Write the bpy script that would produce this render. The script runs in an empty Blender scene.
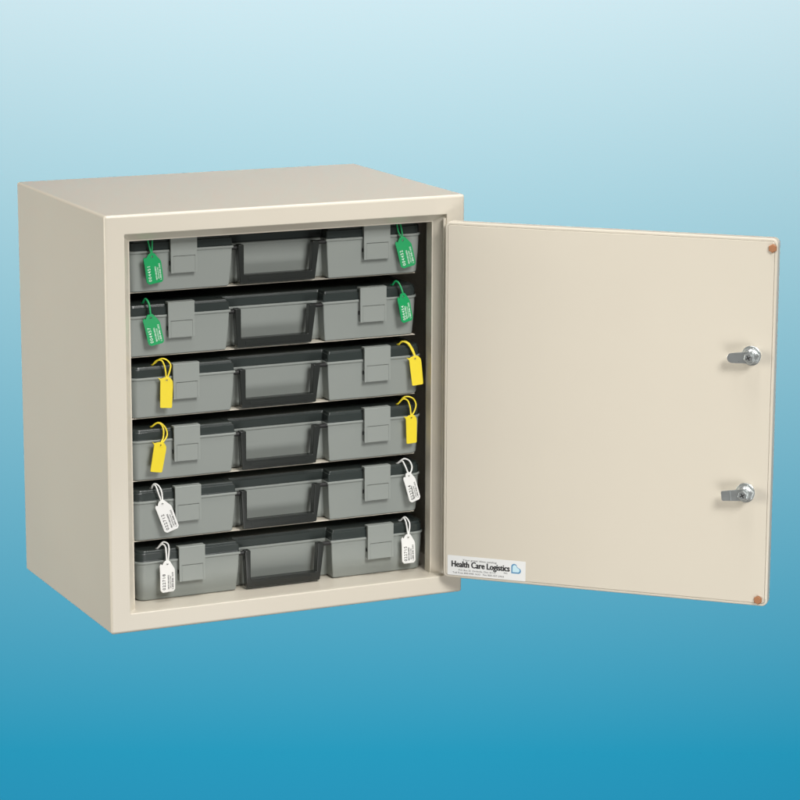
import bpy, bmesh, math, random
from mathutils import Vector, Matrix

scn = bpy.context.scene
col = scn.collection
R = math.radians

# ------------------------------------------------------------------ materials
def mat(name, rgb, rough=.5, metal=0., bump=0., bscale=600., mottle=0., spec=.5, coat=0., mscale=9.):
    m = bpy.data.materials.new(name); m.use_nodes = True
    nt = m.node_tree; b = nt.nodes['Principled BSDF']
    b.inputs['Base Color'].default_value = (*rgb, 1)
    b.inputs['Roughness'].default_value = rough
    b.inputs['Metallic'].default_value = metal
    b.inputs['Specular IOR Level'].default_value = spec
    b.inputs['Coat Weight'].default_value = coat; b.inputs['Coat Roughness'].default_value = .13
    tc = nt.nodes.new('ShaderNodeTexCoord')
    if bump:
        n = nt.nodes.new('ShaderNodeTexNoise'); n.inputs['Scale'].default_value = bscale
        n.inputs['Detail'].default_value = 3
        nt.links.new(tc.outputs['Object'], n.inputs['Vector'])
        bp = nt.nodes.new('ShaderNodeBump'); bp.inputs['Strength'].default_value = bump
        bp.inputs['Distance'].default_value = .0004
        nt.links.new(n.outputs['Fac'], bp.inputs['Height'])
        nt.links.new(bp.outputs['Normal'], b.inputs['Normal'])
    if mottle:                                   # slight uneven handling wear of the finish
        n = nt.nodes.new('ShaderNodeTexNoise'); n.inputs['Scale'].default_value = mscale
        n.inputs['Detail'].default_value = 6; n.inputs['Roughness'].default_value = .65
        nt.links.new(tc.outputs['Object'], n.inputs['Vector'])
        mr = nt.nodes.new('ShaderNodeMapRange')
        mr.inputs['To Min'].default_value = rough - mottle; mr.inputs['To Max'].default_value = rough + mottle
        nt.links.new(n.outputs['Fac'], mr.inputs['Value'])
        nt.links.new(mr.outputs['Result'], b.inputs['Roughness'])
        mx = nt.nodes.new('ShaderNodeMix'); mx.data_type = 'RGBA'
        mx.inputs['A'].default_value = (*[c * (1 - mottle * .25) for c in rgb], 1)
        mx.inputs['B'].default_value = (*[min(1, c * (1 + mottle * .25)) for c in rgb], 1)
        nt.links.new(n.outputs['Fac'], mx.inputs['Factor'])
        nt.links.new(mx.outputs['Result'], b.inputs['Base Color'])
    return m

M = dict(
    paint=mat('beige_powder_coat', (.705, .652, .55), .40, spec=.4, coat=.55, bump=.10, bscale=900, mottle=.07),
    grey=mat('grey_abs_plastic', (.276, .300, .281), .46, bump=.10, bscale=1500, mottle=.06, mscale=25),
    latch=mat('latch_grey_plastic', (.292, .316, .296), .42, bump=.06, bscale=1500, mottle=.05, mscale=30),
    lid=mat('charcoal_lid_plastic', (.033, .042, .040), .24, bump=.10, bscale=1300, mottle=.08, mscale=30),
    handle=mat('charcoal_handle_plastic', (.024, .027, .025), .19, bump=.03, bscale=1500, mottle=.03, mscale=40),
    pin=mat('black_plastic', (.012, .012, .012), .4),
    chrome=mat('zinc_plated_steel', (.74, .78, .78), .30, .9, mottle=.08, mscale=150),
    screw=mat('steel_recess', (.05, .05, .05), .5, .6),
    copper=mat('copper_brown_rubber', (.40, .18, .085), .55, bump=.1, mottle=.1, mscale=200),
    green=mat('green_nylon', (.012, .36, .115), .36, mottle=.05, mscale=80),
    yellow=mat('yellow_nylon', (.88, .70, .035), .38, mottle=.04, mscale=80),
    white=mat('white_nylon', (.86, .86, .84), .38, mottle=.04, mscale=80),
    inkw=mat('white_print', (.75, .86, .78), .5),
    inkb=mat('black_print', (.03, .03, .03), .5),
    inkg=mat('grey_print', (.12, .12, .12), .5),
    paper=mat('white_sticker', (.86, .87, .86), .35),
    heartb=mat('blue_print', (.10, .30, .52), .45),
    heartf=mat('pale_blue_print', (.62, .84, .92), .45),
    back=mat('blue_background_paper', (.06, .22, .27), .95, spec=.05),
)

# ------------------------------------------------------------------ helpers
def finish(name, bm, mats, parent=None, ang=35., loc=(0, 0, 0)):
    bmesh.ops.recalc_face_normals(bm, faces=bm.faces)
    me = bpy.data.meshes.new(name)
    for f in bm.faces: f.smooth = True
    bm.to_mesh(me); bm.free()
    me.set_sharp_from_angle(angle=R(ang))
    for m in (mats if isinstance(mats, (list, tuple)) else [mats]): me.materials.append(m)
    o = bpy.data.objects.new(name, me); col.objects.link(o)
    o.location = loc
    if parent: o.parent = parent
    wn = o.modifiers.new('weighted_normals', 'WEIGHTED_NORMAL'); wn.keep_sharp = True; wn.weight = 60
    return o

def empty(name, loc=(0, 0, 0), rz=0.):
    o = bpy.data.objects.new(name, None); col.objects.link(o)
    o.location = loc; o.rotation_euler = (0, 0, rz); o.empty_display_size = .02
    return o

def tag(o, label, cat, group=None):
    o['label'] = label; o['category'] = cat
    if group: o['group'] = group

def loft(bm, rings, cap0=True, cap1=True, mi=0):
    vs = [[bm.verts.new(p) for p in r] for r in rings]
    n = len(rings[0])
    for a, b in zip(vs, vs[1:]):
        for i in range(n):
            j = (i + 1) % n
            f = bm.faces.new((a[i], a[j], b[j], b[i])); f.material_index = mi
    if cap0: bm.faces.new(vs[0]).material_index = mi
    if cap1: bm.faces.new(vs[-1][::-1]).material_index = mi
    return vs

def rrect(x0, x1, z0, z1, r, n=4):
    """rounded rectangle, counter-clockwise list of (x, z)"""
    out = []
    for cx, cz, a0 in ((x1 - r, z0 + r, -90), (x1 - r, z1 - r, 0), (x0 + r, z1 - r, 90), (x0 + r, z0 + r, 180)):
        for k in range(n + 1):
            a = R(a0 + 90 * k / n); out.append((cx + r * math.cos(a), cz + r * math.sin(a)))
    return out

def curve_bm(polys, extrude, bevel=0., res=2):
    """filled 2-D outline(s) (holes allowed) with bevelled edges; lies in local xy, thickness along z"""
    cu = bpy.data.curves.new('outline', 'CURVE'); cu.dimensions = '2D'; cu.fill_mode = 'BOTH'
    cu.extrude = extrude; cu.bevel_depth = bevel; cu.bevel_resolution = res; cu.offset = -bevel
    for p in polys:
        s = cu.splines.new('POLY'); s.points.add(len(p) - 1)
        for q, (x, y) in zip(s.points, p): q.co = (x, y, 0, 1)
        s.use_cyclic_u = True
    o = bpy.data.objects.new('outline', cu); col.objects.link(o)
    dg = bpy.context.evaluated_depsgraph_get()
    me = bpy.data.meshes.new_from_object(o.evaluated_get(dg))
    bm = bmesh.new(); bm.from_mesh(me)
    bpy.data.meshes.remove(me); bpy.data.objects.remove(o); bpy.data.curves.remove(cu)
    bmesh.ops.remove_doubles(bm, verts=bm.verts, dist=1e-6)
    for f in bm.faces: f.material_index = 0
    return bm

def text_bm(s, size, bold=0., sx=1., ax='LEFT', spacing=1., ext=.00006):
    cu = bpy.data.curves.new('writing', 'FONT'); cu.body = s; cu.size = size; cu.offset = bold
    cu.align_x = ax; cu.extrude = ext; cu.space_character = spacing; cu.resolution_u = 3
    o = bpy.data.objects.new('writing', cu); col.objects.link(o); o.scale.x = sx
    dg = bpy.context.evaluated_depsgraph_get(); dg.update()
    me = bpy.data.meshes.new_from_object(o.evaluated_get(dg))
    bm = bmesh.new(); bm.from_mesh(me); bmesh.ops.scale(bm, vec=(sx, 1, 1), verts=bm.verts)
    bpy.data.meshes.remove(me); bpy.data.objects.remove(o); bpy.data.curves.remove(cu)
    return bm

def merge(dst, src, mtx, mi=0):
    src.transform(mtx); vm = {}
    for v in src.verts: vm[v] = dst.verts.new(v.co)
    for f in src.faces:
        try: dst.faces.new([vm[v] for v in f.verts]).material_index = mi
        except ValueError: pass
    src.free()

def tube(bm, pts, r, n=8, mi=0, sub=5, flat=1.):
    P = [Vector(p) for p in pts]; Q = []
    for i in range(len(P) - 1):                           # Catmull-Rom
        p0 = P[max(i - 1, 0)]; p1 = P[i]; p2 = P[i + 1]; p3 = P[min(i + 2, len(P) - 1)]
        for k in range(sub):
            t = k / sub
            Q.append(.5 * ((2 * p1) + (p2 - p0) * t + (2 * p0 - 5 * p1 + 4 * p2 - p3) * t * t + (3 * p1 - p0 - 3 * p2 + p3) * t ** 3))
    Q.append(P[-1])
    up = Vector((0, 1, 0)); rings = []
    for i, q in enumerate(Q):
        d = (Q[min(i + 1, len(Q) - 1)] - Q[max(i - 1, 0)]).normalized()
        a = d.cross(up)
        if a.length < 1e-3: a = d.cross(Vector((1, 0, 0)))
        a.normalize(); b = a.cross(d).normalized(); up = b
        rings.append([q + r * (math.cos(2 * math.pi * k / n) * a + flat * math.sin(2 * math.pi * k / n) * b) for k in range(n)])
    loft(bm, rings, mi=mi)

def XZ(y=0.):                 # outline in local xy -> stands in xz, its front (+z) faces -y
    return Matrix.Translation((0, y, 0)) @ Matrix.Rotation(R(90), 4, 'X')

# ------------------------------------------------------------------ backdrop
CAM = Vector((-.9303, -2.6726, .838))
HD = Vector((math.sin(.4385), math.cos(.4385), 0)); SD = Vector((HD.y, -HD.x, 0))
bm = bmesh.new()
c0 = CAM + 7.0 * HD; c0.z = -.6
rings = []
for t in (0., .02):
    rings.append([c0 + HD * t + SD * x + Vector((0, 0, z)) for x, z in ((-5, -3), (5, -3), (5, 1.5), (-5, 1.5))])
loft(bm, rings)
bd = finish('backdrop', bm, M['back'])
bd['kind'] = 'structure'; bd['label'] = 'plain blue studio background paper fading pale to deep blue'

# ------------------------------------------------------------------ cabinet
W, D, H = .400, .2831, .4328
cab = empty('cabinet')
tag(cab, 'beige steel cabinet with its door swung open, full of grey cases', 'cabinet')

def arc(y0, i0, r, a0, a1, n, sy=1, si=1):
    return [(y0 + sy * r * math.sin(R(a0 + (a1 - a0) * k / n)), i0 + si * r * math.cos(R(a0 + (a1 - a0) * k / n))) for k in range(n + 1)]

bm = bmesh.new(); rings = []
def ring(y, x0, x1, z0, z1, r): rings.append([(x, y, z) for x, z in rrect(x0, x1, z0, z1, r, 5)])
def outer(y, ins, r): ring(y, ins, W - ins, ins, H - ins, r)
outer(D, .0030, .0015)
for k in range(1, 5):
    a = R(90 * k / 4); outer(D - .002 * (1 - math.cos(a)), .0030 - .003 * math.sin(a), .0025)
outer(.0032, 0, .0032)
for k in range(1, 7):
    a = R(90 * k / 6); outer(.0032 - .0032 * math.sin(a), .0032 * (1 - math.cos(a)), .0032 - .0022 * k / 6)
OX0, OX1, OZ0, OZ1 = .0213, .3788, .0203, .4124
def opening(y, g, r): ring(y, OX0 - g, OX1 + g, OZ0 - g, OZ1 + g, r)
for k in range(0, 5):
    a = R(90 * k / 4); opening(.0013 * (1 - math.cos(a)) + .0001, .0013 * (1 - math.sin(a)), .0012)
opening(.0035, 0, .0012); opening(.0041, -.0003, .0012)
IX0, IX1, IZ1 = .0315, .3690, .4032
def inner(y, g, r): ring(y, IX0 - g, IX1 + g, OZ0, IZ1 + g, r)
inner(.0150, .0014, .0008); inner(.0154, .0010, .0008)
for k in range(1, 5):
    a = R(90 * k / 4); inner(.0154 + .0004 * (1 - math.cos(a)), .0004 * (1 - math.sin(a)), .0008)
inner(.0285, 0, .0008); inner(.0293, .0006, .0008)
ring(.0297, .0025, W - .0025, OZ0, H - .0025, .002)
ring(D - .0025, .0025, W - .0025, OZ0, H - .0025, .002)
loft(bm, rings)
finish('cabinet_body', bm, M['paint'], cab, 40)

SHELVES = (.3463, .2794, .2150, .1492, .0851)
shelf_me = None
for z in SHELVES:
    if shelf_me is None:
        bm = bmesh.new()
        prof = [(.0405, -.0004), (.0407, -.0001), (.0410, 0), (.275, 0), (.275, -.0008), (.0410, -.0008), (.0407, -.0007)]
        loft(bm, [[(x, y, zz) for y, zz in prof] for x in (.0338, .3615)])
        s = finish('shelf', bm, M['paint'], cab); shelf_me = s.data
    else:
        s = bpy.data.objects.new('shelf', shelf_me); col.objects.link(s); s.parent = cab
    s.location.z = z

# ------------------------------------------------------------------ door (local x along the door, -y = its inner face)
DA = -.7667; DW, DZ0, DZ1, DT = .3524, .0224, .4069, .0125
door = empty('door', (.3719, -.0102, 0), DA); door.parent = cab

bm = bmesh.new(); rings = []
def dring(y, ins, r): rings.append([(x, y, z) for x, z in rrect(ins, DW - ins, DZ0 + ins, DZ1 - ins, max(r - ins, .0006), 5)])
RC = .0060
dring(DT, .0016, RC)
for k in range(1, 5):
    a = R(90 * k / 4); dring(DT - .0016 * (1 - math.cos(a)), .0016 * (1 - math.sin(a)), RC)
for k in range(0, 5):
    a = R(90 * k / 4); dring(.0016 - .0016 * math.sin(a), .0016 * (1 - math.cos(a)), RC)
dring(0, .0027, RC); dring(.0003, .0030, RC); dring(.0030, .0030, RC)
loft(bm, rings)
finish('door_pan', bm, M['paint'], door, 40)
bm = bmesh.new(); rings = []
dring(.0029, .0033, RC)
for k in range(0, 4):
    a = R(90 * k / 3); dring(.0002 - .0006 * math.sin(a), .0032 + .0007 * (1 - math.cos(a)), RC)
loft(bm, rings)
finish('inner_panel', bm, M['paint'], door, 40)
FY = -.0004                                               # the panel's face

bm = bmesh.new()                                          # long hinge at the frame
loft(bm, [[(OX1 - .0022 + .0016 * math.cos(2 * math.pi * k / 12), .0012 + .0016 * math.sin(2 * math.pi * k / 12), z) for k in range(12)] for z in (.024, .4085)])
loft(bm, [[(OX1 - .0009, y, z), (OX1 - .00005, y, z), (OX1 - .00005, y + .0105, z), (OX1 - .0009, y + .0105, z)] for y in (.0025,) for z in (.024, .4085)])
finish('hinge', bm, M['paint'], cab, 40)

for u, z in ((.3474, .3970), (.3430, .0292)):             # corner bumpers
    bm = bmesh.new()
    rr = [(.0045, 0.), (.0045, -.0022), (.0038, -.0030), (.0012, -.0031)]
    loft(bm, [[(u + q * math.cos(R(60 * k + 30)), FY + .0002 + y, z + q * math.sin(R(60 * k + 30))) for k in range(6)] for q, y in rr])
    finish('bumper', bm, M['copper'], door, 25)

def lock(u, z, length, rot, square):
    bm = bmesh.new()
    def cyl(prof, n, ph=0.):
        loft(bm, [[(u + q * math.cos(R(ph + 360 * k / n)), FY + y, z + q * math.sin(R(ph + 360 * k / n))) for k in range(n)] for q, y in prof])
    cyl([(.0102, .0001), (.0102, -.0007), (.0098, -.0010), (.009, -.0010)], 32)                 # washer
    cyl([(.0092, -.0011), (.0092, -.0036), (.0084, -.0043), (.0078, -.0043)], 6, 12)             # nut
    prof = [(.0074, -.0042)]
    for k in range(6): prof += [(.0076, -.0046 - k * .0009), (.0070, -.00505 - k * .0009)]
    prof += [(.0066, -.0101), (.006, -.0101)]
    cyl(prof, 28)
    finish('lock_barrel', bm, M['chrome'], door, 30)
    # the cam arm: flat steel tongue clamped by a screw
    L = length; hw = .0052
    out = []
    for k in range(13):
        a = R(-90 + 180 * k / 12); out.append((.0062 * math.cos(a), .0062 * math.sin(a)))
    if square:
        out += [(-L + .0012, hw), (-L, hw - .0012), (-L, -hw + .0012), (-L + .0012, -hw)]
    else:
        for k in range(13):
            a = R(90 + 180 * k / 12); out.append((-L + hw + hw * math.cos(a), hw * math.sin(a)))
    cm = curve_bm([out], .0004, .0003)
    full = bmesh.new()
    merge(full, cm, Matrix.Translation((u, FY - .0110, z)) @ Matrix.Rotation(R(rot), 4, 'Y') @ Matrix.Rotation(R(90), 4, 'X'), 0)
    if square:                                            # the crank step across the tongue
        v = [(-.0140, -hw), (-.0128, -hw), (-.0128, hw), (-.0140, hw)]
        st = bmesh.new(); loft(st, [[(a, y, b) for a, b in v] for y in (-.0003, .0005)])
        merge(full, st, Matrix.Translation((u, FY - .0119, z)) @ Matrix.Rotation(R(rot), 4, 'Y'), 0)
    hx = bmesh.new()
    loft(hx, [[(q * math.cos(R(60 * k + 20)), y, q * math.sin(R(60 * k + 20))) for k in range(6)] for q, y in ((.0050, -.0004), (.0050, -.0030), (.0044, -.0036), (.0030, -.0036))], True, True)
    merge(full, hx, Matrix.Translation((u, FY - .0115, z)), 0)
    sk = bmesh.new()
    for a in (0, 90):
        b2 = bmesh.new()
        c_, s_ = math.cos(R(a + 30)), math.sin(R(a + 30))
        q = [(-.0026, -.0005), (.0026, -.0005), (.0026, .0005), (-.0026, .0005)]
        loft(b2, [[(x * c_ - w * s_, y - a * 1e-6, x * s_ + w * c_) for x, w in q] for y in (-.0034, -.00375)])
        merge(sk, b2, Matrix.Identity(4))
    merge(full, sk, Matrix.Translation((u, FY - .0115, z)), 1)
    finish('lock_cam', full, [M['chrome'], M['screw']], door, 30)
lock(.3284, .2856, .0228, -5, False)
lock(.3263, .1420, .0228, -7, True)

# sticker with its writing
SU0, SU1, SZ0, SZ1 = .0055, .0924, .0257, .0474
sw, sh = SU1 - SU0, SZ1 - SZ0
bm = bmesh.new()
loft(bm, [[(x, y, z) for x, z in rrect(SU0, SU1, SZ0, SZ1, .0008, 3)] for y in (FY - .00005, FY - .00022)])
SY = FY - .00026
def st_text(s, fx0, fx1, fz, fh, bold, mi, caps=.72):
    size = fh * sh / caps
    t = text_bm(s, size, 0); w0 = min(v.co.x for v in t.verts); w1 = max(v.co.x for v in t.verts)
    k = (fx1 - fx0) * sw / (w1 - w0)
    for q, (dx, dz) in enumerate(((0, 0), (bold, 0), (-bold, 0), (0, bold * .5), (bold * .5, -bold * .4), (-bold * .5, -bold * .4))[:6 if bold > .0001 else 1]):
        merge(bm, t.copy(), Matrix.Translation((SU0 + fx0 * sw + dx, SY - q * .000006, SZ1 - fz * sh + dz)) @ Matrix.Rotation(R(90), 4, 'X') @ Matrix.Diagonal((k, 1, 1, 1)) @ Matrix.Translation((-w0, 0, 0)), mi)
    t.free()
st_text('Your great ideas catalog', .195, .630, .235, .095, .00001, 2)
st_text('Health Care Logistics', .055, .795, .565, .31, .00040, 1)
st_text('INC.', .725, .775, .70, .07, .00004, 1)
st_text('P.O. Box 25  Circleville, Ohio 43113', .145, .615, .755, .085, .00001, 2)
st_text('Toll Free 800-848-1633   Fax 800-447-2923', .065, .725, .90, .085, .00001, 2)
def heart(s):                                             # lies on its side, point at the lower left
    p = [(-.5, -.5), (-.5, .2)]
    p += [(-.2 + .3 * math.cos(R(a)), .2 + .3 * math.sin(R(a))) for a in range(165, 20, -15)]
    p += [(.11, .19)]
    p += [(.22 + .29 * math.cos(R(a)), -.21 + .29 * math.sin(R(a))) for a in range(70, -91, -15)]
    return [(s * x, s * y) for x, y in p][::-1]
hm = Matrix.Translation((SU0 + .88 * sw, SY, SZ1 - .40 * sh)) @ Matrix.Rotation(R(90), 4, 'X')
merge(bm, curve_bm([heart(.0106)], .00004), hm, 3)
merge(bm, curve_bm([heart(.0078)], .00004), Matrix.Translation((0, -.00009, 0)) @ hm, 4)
finish('sticker', bm, [M['paper'], M['inkb'], M['inkg'], M['heartb'], M['heartf']], door, 30)

# ------------------------------------------------------------------ carry case (local origin: left, front rim, bottom)
CW, CD = .3335, .215
RX0, RX1, RD = .1174, .2207, .0150                       # recess for the handle
def footprint(t, rf=.0125):
    """outline of the case, set in by t; counter-clockwise from the front left corner"""
    p = []
    def corner(cx, cy, r, a0, a1, n=6):
        for k in range(n + 1):
            a = R(a0 + (a1 - a0) * k / n); p.append((cx + r * math.cos(a), cy + r * math.sin(a)))
    r = rf - t
    corner(t + r, t + r, r, 180, 270)
    s = .0014
    corner(RX0 - t - s, t + s, s, 270, 360, 3)
    corner(RX0 - t + s, RD + t - s, s, 180, 90, 3)
    corner(RX1 + t - s, RD + t - s, s, 90, 0, 3)
    corner(RX1 + t + s, t + s, s, 180, 270, 3)
    corner(CW - t - r, t + r, r, 270, 360)
    corner(CW - t - r, CD - t - r, r, 0, 90)
    corner(t + r, CD - t - r, r, 90, 180)
    return p
def lev(t, z): return [(x, y, z) for x, y in footprint(t)]

case = empty('carry_case')
bm = bmesh.new()
loft(bm, [lev(.0058, .0002), lev(.0046, .0008), lev(.0040, .0022), lev(.0020, .0250), lev(.0014, .0398), lev(.0004, .0401), lev(0, .0407), lev(0, .0421), lev(.0005, .0427)], True, True)
finish('case_base', bm, M['grey'], case, 40)
bm = bmesh.new()
loft(bm, [lev(.0016, .0426), lev(.0008, .0429), lev(.0008, .0434), lev(.0013, .0438), lev(.0016, .0506), lev(.0019, .0509), lev(.0026, .0510), lev(.0028, .0513), lev(.0031, .0527), lev(.0035, .0534), lev(.0046, .0539),
          lev(.0095, .0540), lev(.0100, .0536)], True, True)
finish('case_lid', bm, M['lid'], case, 32)

def latch(x0, x1):
    bm = bmesh.new()
    def box(a0, a1, y0, y1, z0, z1, b=.0003):
        rr = [(b, 0), (0, b), (0, -b), (b, 0)]
        ys = (y0, y0 + b, y1 - b, y1)
        loft(bm, [[(a0 + i, y, z0 + i), (a1 - i, y, z0 + i), (a1 - i, y, z1 - i), (a0 + i, y, z1 - i)] for y, i in zip(ys, (b, 0, 0, b))])
    box(x0 + .0006, x1 - .0006, -.0029, .0022, .0192, .0556)                # backing of the clip
    box(x0 - .0003, x1 + .0002, -.0041, .0050, .0538, .0558, .0006)         # lip hooked over the lid
    u = [(x0, .0186), (x0 + .0028, .0186), (x0 + .0028, .0362), (x1 - .0024, .0362), (x1 - .0024, .0186), (x1, .0186), (x1, .0546), (x0 - .0002, .0546)]
    merge(bm, curve_bm([u], .0005, .0003, 2), XZ(-.0032))
    t = [(x0 + .00285, .0188), (x1 - .00245, .0188), (x1 - .00245, .0357), (x0 + .00285, .0357)]
    merge(bm, curve_bm([t], .0004, .00012, 2), XZ(-.0034))                  # the flap one lifts
    o = finish('latch', bm, M['latch'], case, 25)
    bm = bmesh.new()                                      # pivot pin at its side
    loft(bm, [[(x, .0003 + .0012 * math.cos(R(45 * k)), .0285 + .0022 * math.sin(R(45 * k))) for k in range(8)] for x in (x0 - .0004, x1 - .0008)])
    finish('latch_pin', bm, M['pin'], o, 40)
latch(.0468, .0755); latch(.2625, .2928)

def fillet(pts, rads, n=5):
    out = []; m = len(pts)
    for i in range(m):
        p = Vector(pts[i]); a = (Vector(pts[i - 1]) - p).normalized(); b = (Vector(pts[(i + 1) % m]) - p).normalized()
        r = rads[i]
        for k in range(n + 1):
            t = k / n
            q = p + a * r * (1 - t) ** 2 + b * r * t ** 2
            out.append((q.x, q.y))
    return out
pts = [(.1218, .0428), (.1238, .0018), (.2078, .0018), (.2133, .0418), (.2056, .0418), (.2040, .0112), (.1283, .0112), (.1283, .0428)]
rads = [.0022, .0016, .0016, .0022, .0012, .0008, .0008, .0012]
bm = bmesh.new()
merge(bm, curve_bm([fillet(pts, rads)], .0036, .0008, 3), XZ(.0039))
merge(bm, curve_bm([fillet([(.1330, .0044), (.1330, .0086), (.1985, .0086), (.1985, .0044)], [.001] * 4)], .0003, .0003, 2), XZ(-.0003))   # raised grip
hd = finish('handle', bm, M['handle'], case, 40)
for x0, x1 in ((.1150, .1230), (.2100, .2225)):
    bm = bmesh.new()
    loft(bm, [[(x, .0048 + .0024 * math.cos(R(30 * k)), .0396 + .0024 * math.sin(R(30 * k))) for k in range(12)] for x in (x0, x1)])
    finish('hinge_pin', bm, M['pin'], hd, 40)

CASES = [  # x offset, z, label
    (-.0050, .3465, 'topmost grey case with green tags, its lid half hidden under the cabinet frame'),
    (-.0085, .2796, 'lower of the two grey cases with green tags, on the second shelf down'),
    (-.0040, .2152, 'upper of the two grey cases with yellow tags'),
    (-.0040, .1494, 'lower of the two grey cases with yellow tags'),
    (-.0035, .0853, 'upper of the two grey cases with white tags'),
    (0., .0205, 'bottom grey case with white tags, standing on the cabinet floor'),
]
def children(o): return [c for c in bpy.data.objects if c.parent == o]
def copy_tree(o, parent=None):
    c = o.copy(); col.objects.link(c); c.parent = parent
    for ch in children(o): copy_tree(ch, c)
    return c
copies = [case] + [copy_tree(case) for _ in CASES[1:]]
for o, (dx, z, lab) in zip(copies, CASES):
    o.location = (.0395 + dx, .0340, z); o.rotation_euler.z = R({-.0050: -.15, -.0085: .2, -.0035: .12}.get(dx, 0))
    tag(o, lab, 'carry case', 'grey carry cases stacked in the cabinet')

# ------------------------------------------------------------------ numbered seal tags
def seal(kind, hx, hz, tilt, length, width, l1, l2, number, label, yaw=0., bend=0., hy=.0277):
    t = empty('seal_tag', (hx, hy, hz)); t.rotation_euler = (0, 0, 0)
    tag(t, label, 'seal tag', 'plastic seal tags hanging from the cases')
    body = M[kind]; L = length; w = width / 2
    hole = [(.0011 * math.cos(R(30 * k)), .0011 * math.sin(R(30 * k))) for k in range(12)]
    if kind == 'yellow':
        pts = [(-w, -.0008), (-w - .0030, .0026), (-w + .0005, .0012), (-.0026, .0028), (.0030, .0030), (w - .0004, -.0010), (w, -.006), (w - .0004, -L), (-w + .0006, -L)]
        rads = [.0008, .0006, .0006, .0014, .0016, .0016, .002, .0016, .0016]
    else:
        pts = [(-w, -.0072), (-w - .0004, -.0010), (-w + .0014, .0008), (-w + .0026, -.0010), (-.0030, .0034), (.0026, .0034), (w, -.0062), (w, -L + .0022), (w - .0020, -L), (-w + .0024, -L), (-w, -L + .0026)]
        rads = [.0016, .0012, .0008, .0008, .0016, .0016, .0020, .0009, .0009, .0009, .0009]
    bm = curve_bm([fillet(pts, rads), hole], .00035, .00030, 2)
    rim = [(1.75 * x, 1.75 * y) for x, y in hole]
    merge(bm, curve_bm([rim, hole], .0002, .00015, 1), Matrix.Translation((0, 0, .0006)), 0)
    mats = [body]
    if number:
        ink = M['inkw'] if kind == 'green' else M['inkb']; mats.append(ink)
        def col_text(s, size, x, y0, span, bold):
            tb = text_bm(s, size, bold, spacing=1.25 if len(s) == 6 else 1.); a0 = min(v.co.x for v in tb.verts); a1 = max(v.co.x for v in tb.verts)
            k = span / (a1 - a0)
            merge(bm, tb, Matrix.Translation((x, y0, .00072)) @ Matrix.Rotation(R(90), 4, 'Z') @ Matrix.Diagonal((k, 1, 1, 1)) @ Matrix.Translation((-a0, 0, 0)), 1)
        s0 = -L + .0028
        col_text(number, .0047, -w + .0058, s0, L * .56, .00003 if kind == 'green' else .00005)
        col_text('HEALTH CARE LOGISTICS', .0021, w - .0068, s0 + .0004, L * .50, .00006)
        col_text('CIRCLEVILLE OHIO', .0019, w - .0044, s0 + .0010, L * .44, .00002)
        col_text('1-800-848-1633', .0024, w - .0019, s0, L * .60, .00004)
    rot = Matrix.Rotation(R(-yaw), 4, 'Z') @ Matrix.Rotation(R(-tilt), 4, 'Y') @ XZ()
    bm.transform(XZ())
    for v in bm.verts:
        if v.co.z < 0: v.co.y -= bend * (v.co.z / L) ** 2
    bm.transform(Matrix.Rotation(R(-yaw), 4, 'Z')); bm.transform(Matrix.Rotation(R(-tilt), 4, 'Y'))
    finish('tag_plate', bm, mats, t, 30)
    for l in (l1, l2):
        if not l: continue
        bm = bmesh.new()
        x0, y0, z0 = l[0]
        tube(bm, ([(x0 - .0006, y0 + .0035, z0 - .0012)] if y0 > .01 else []) + list(l), .00088 if l2 else .0011, 8)
        finish('tag_loop', bm, body, t, 60)

CASE_AT = ['topmost case', 'second case down', 'third case down', 'fourth case down', 'fifth case down', 'bottom case']
seal('green', .0598, .3844, 7.0, .0280, .0190, [(-.0022, .0085, .0172), (-.0026, .0042, .0166), (-.0016, .0024, .0096), (.0002, .0002, .0004)],
     [(.0024, .0085, .0172), (.0022, .0040, .0166), (.0012, .0020, .0100), (0, .0002, .0004)], '004451',
     'green printed seal tag beside the left latch of the topmost case', yaw=-6)
seal('green', .0576, .3218, 11.8, .0290, .0168, [(-.0033, .0125, .0137), (-.0031, .0091, .0174), (-.0021, .0059, .0178), (-.0005, .0031, .0135), (-.0001, .0007, .0056), (0, .0002, .0004)], None, '004457',
     'green printed seal tag beside the left latch of the second case down', yaw=8, bend=.001)
seal('yellow', .0741, .2555, -3.0, .0290, .0134, [(-.0102, .0125, .0148), (-.0070, .0091, .0193), (-.0027, .0059, .0190), (-.0006, .0031, .0120), (-.0003, .0007, .0030), (0, .0002, .0004)],
     [(-.0102, .0125, .0148), (-.0035, .0097, .0203), (.0020, .0070, .0200), (.0059, .0045, .0149), (.0045, .0022, .0097), (.0009, .0003, .0020), (0, .0002, .0004)], None,
     'blank yellow seal tag close against the left latch of the third case down', yaw=10, bend=.0012)
seal('yellow', .0663, .1880, -10.8, .0288, .0148, [(-.0044, .0125, .0174), (.0001, .0097, .0212), (.0040, .0070, .0193), (.0052, .0045, .0134), (.0037, .0022, .0066), (.0007, .0003, .0020), (0, .0002, .0004)],
     [(-.0044, .0125, .0174), (.0017, .0097, .0214), (.0067, .0070, .0180), (.0090, .0045, .0120), (.0075, .0022, .0073), (.0018, .0003, .0014), (0, .0002, .0004)], None,
     'yellow seal tag tilted down to the left beside the fourth case\'s left latch', yaw=-8)
seal('white', .0673, .1259, 19.5, .0317, .0165, [(-.0068, .0125, .0139), (-.0070, .0091, .0180), (-.0049, .0059, .0180), (-.0034, .0031, .0119), (-.0011, .0007, .0032), (0, .0002, .0004)],
     [(-.0065, .0125, .0144), (-.0054, .0091, .0193), (-.0019, .0059, .0180), (.0005, .0031, .0120), (.0005, .0007, .0035), (0, .0002, .0004)], '022712',
     'white printed seal tag tilted towards the left latch of the fifth case down', yaw=5)
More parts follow.
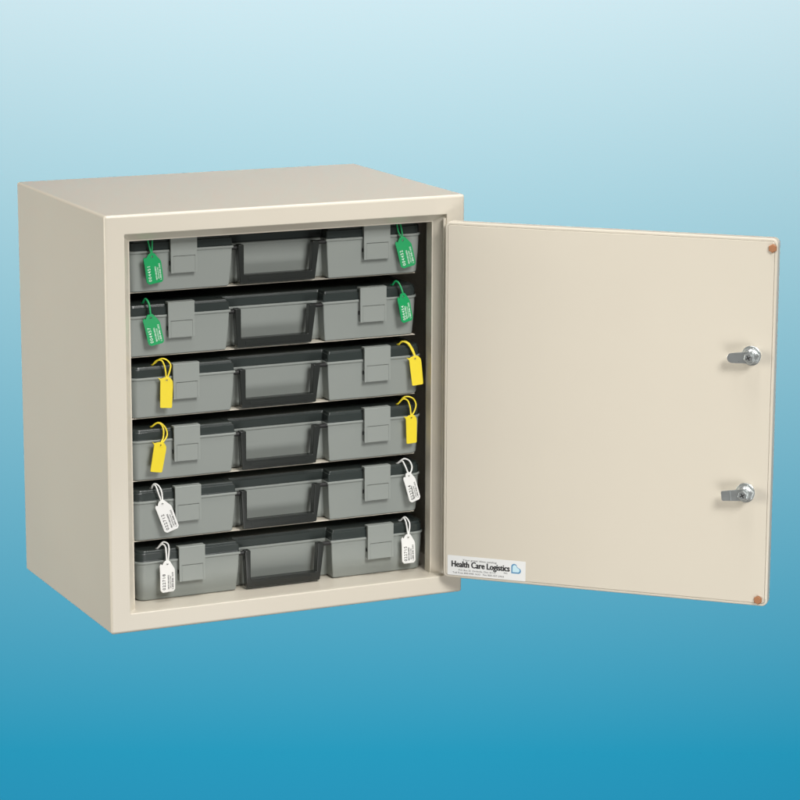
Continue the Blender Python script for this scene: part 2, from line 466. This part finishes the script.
seal('white', .0718, .0608, .4, .0302, .0168, [(-.0058, .0125, .0145), (-.0021, .0091, .0192), (.0004, .0059, .0173), (.0002, .0031, .0110), (-.0002, .0007, .0025), (0, .0002, .0004)],
     [(-.0058, .0125, .0145), (-.0009, .0091, .0213), (.0032, .0059, .0197), (.0034, .0031, .0139), (.0012, .0007, .0024), (0, .0002, .0004)], '022718',
     'white printed seal tag hanging straight beside the bottom case\'s left latch', yaw=-4)
seal('green', .3406, .3840, 14.2, .0300, .0172, [(-.0046, .0085, .0172), (-.0048, .0040, .0164), (-.0036, .0026, .0086), (-.0006, .0006, .0020), (0, .0002, .0004)],
     [(-.0006, .0085, .0172), (-.0008, .0040, .0164), (.0002, .0024, .0092), (.0003, .0006, .0026), (0, .0002, .0004)], '004452',
     'green printed seal tag at the hinge side end of the topmost case', yaw=6)
seal('green', .3413, .3237, 10.6, .0282, .0150, [(-.0061, .0125, .0112), (-.0051, .0091, .0148), (-.0031, .0059, .0146), (-.0009, .0031, .0090), (.0003, .0007, .0023), (0, .0002, .0004)], None, '004454',
     'green printed seal tag at the hinge side end of the second case down', yaw=-10)
seal('yellow', .3557, .2555, 5.7, .0290, .0137, [(-.0133, .0125, .0140), (-.0105, .0091, .0177), (-.0055, .0059, .0151), (-.0021, .0031, .0083), (-.0003, .0007, .0026), (0, .0002, .0004)],
     [(-.0130, .0125, .0146), (-.0093, .0091, .0178), (-.0043, .0059, .0155), (-.0009, .0031, .0088), (.0005, .0007, .0026), (0, .0002, .0004)], None,
     'yellow seal tag with a spiky corner at the hinge side of the third case', yaw=4, bend=.001)
seal('yellow', .3516, .1915, .7, .0283, .0135, [(-.0095, .0125, .0137), (-.0056, .0091, .0190), (-.0018, .0059, .0178), (-.0001, .0031, .0114), (-.0001, .0007, .0032), (0, .0002, .0004)],
     [(-.0095, .0125, .0137), (-.0030, .0097, .0210), (.0046, .0070, .0196), (.0076, .0045, .0132), (.0048, .0022, .0062), (.0010, .0003, .0026), (0, .0002, .0004)], None,
     'yellow seal tag with a wide double loop at the hinge side of the fourth case', yaw=-5)
seal('white', .3487, .1280, 15.8, .0300, .0140, [(-.0070, .0125, .0116), (-.0040, .0083, .0147), (-.0028, .0045, .0116), (-.0007, .0012, .0040), (0, .0002, .0004)],
     [(-.0070, .0125, .0116), (-.0012, .0091, .0167), (.0038, .0059, .0145), (.0055, .0031, .0083), (.0026, .0007, .0025), (0, .0002, .0004)], '022714',
     'white tilted seal tag with a wide open loop on the fifth case\'s hinge side', yaw=-6)
seal('white', .3484, .0597, 1.9, .0290, .0154, [(-.0030, .0125, .0162), (-.0017, .0083, .0196), (-.0005, .0045, .0159), (.0004, .0012, .0032), (0, .0002, .0004)],
     [(-.0030, .0125, .0162), (.0003, .0091, .0203), (.0032, .0059, .0169), (.0034, .0031, .0114), (.0010, .0007, .0027), (0, .0002, .0004)], '022715',
     'white upright seal tag at the hinge side end of the bottom case', yaw=5)

# ------------------------------------------------------------------ lamps
def area(name, loc, aim, sx, sy, power, rgb=(1, 1, 1), spread=180.):
    l = bpy.data.lights.new(name, 'AREA'); l.shape = 'RECTANGLE'; l.size = sx; l.size_y = sy
    l.energy = power; l.color = rgb; l.spread = R(spread)
    o = bpy.data.objects.new(name, l); col.objects.link(o); o.location = loc
    o.rotation_euler = (Vector(aim) - Vector(loc)).to_track_quat('-Z', 'Y').to_euler()
    return o
def gradient_lamp(name, h, tilt, power, rgb, dist=2.5):  # added unseen lamp; its coloured light makes the fade on the plain backdrop
    p = CAM + (7 - dist) * HD; p.z = h
    d = HD * math.cos(R(tilt)) + Vector((0, 0, math.sin(R(tilt))))
    area(name, p, p + d, 6.0, .3, power, rgb)
gradient_lamp('gradient_lamp_red', 1.80, 50, 7150., (1, 0, 0), 4.0)
gradient_lamp('gradient_lamp_cyan', 1.60, -20, 504., (0, 1.0, .805))
gradient_lamp('gradient_lamp_blue', -2.60, 25, 92., (.25, .05, 1))

area('key_softbox', (.48, -2.20, 1.80), (.28, .0, .10), .85, .85, 6.4, (1, .985, .96), 60)
area('added_low_fill', (.25, -1.6, -.65), (.52, -.15, .05), 1.3, .7, 3.5, (1, .985, .96), 90)  # added lamp standing in for light bounced up from below
area('overhead_strip', (.55, -.25, 1.9), (.35, .05, .3), 1.5, .22, 7.4, (1, .98, .96), 100)
area('added_side_fill', (-2.2, .42, .48), (.0, .12, .22), 1.0, 1.2, 5.5, (1, .96, .88), 60)  # added fill lamp, brightens the cabinet's left side

w = bpy.data.worlds.new('World'); scn.world = w; w.use_nodes = True
w.node_tree.nodes['Background'].inputs['Color'].default_value = (1, .99, .97, 1)
w.node_tree.nodes['Background'].inputs['Strength'].default_value = .10

# ------------------------------------------------------------------ camera
cam = bpy.data.cameras.new('camera'); co = bpy.data.objects.new('camera', cam); col.objects.link(co)
co.location = CAM; co.rotation_euler = (1.3639, -.0033, -.4385)
cam.sensor_width = 36; cam.lens = 36 * 3.5738; cam.clip_end = 100; cam.clip_start = .1
scn.camera = co

scn.view_settings.view_transform = 'Standard'; scn.view_settings.look = 'None'
scn.view_settings.exposure = 0; scn.view_settings.gamma = 1
scn.cycles.use_denoising = True
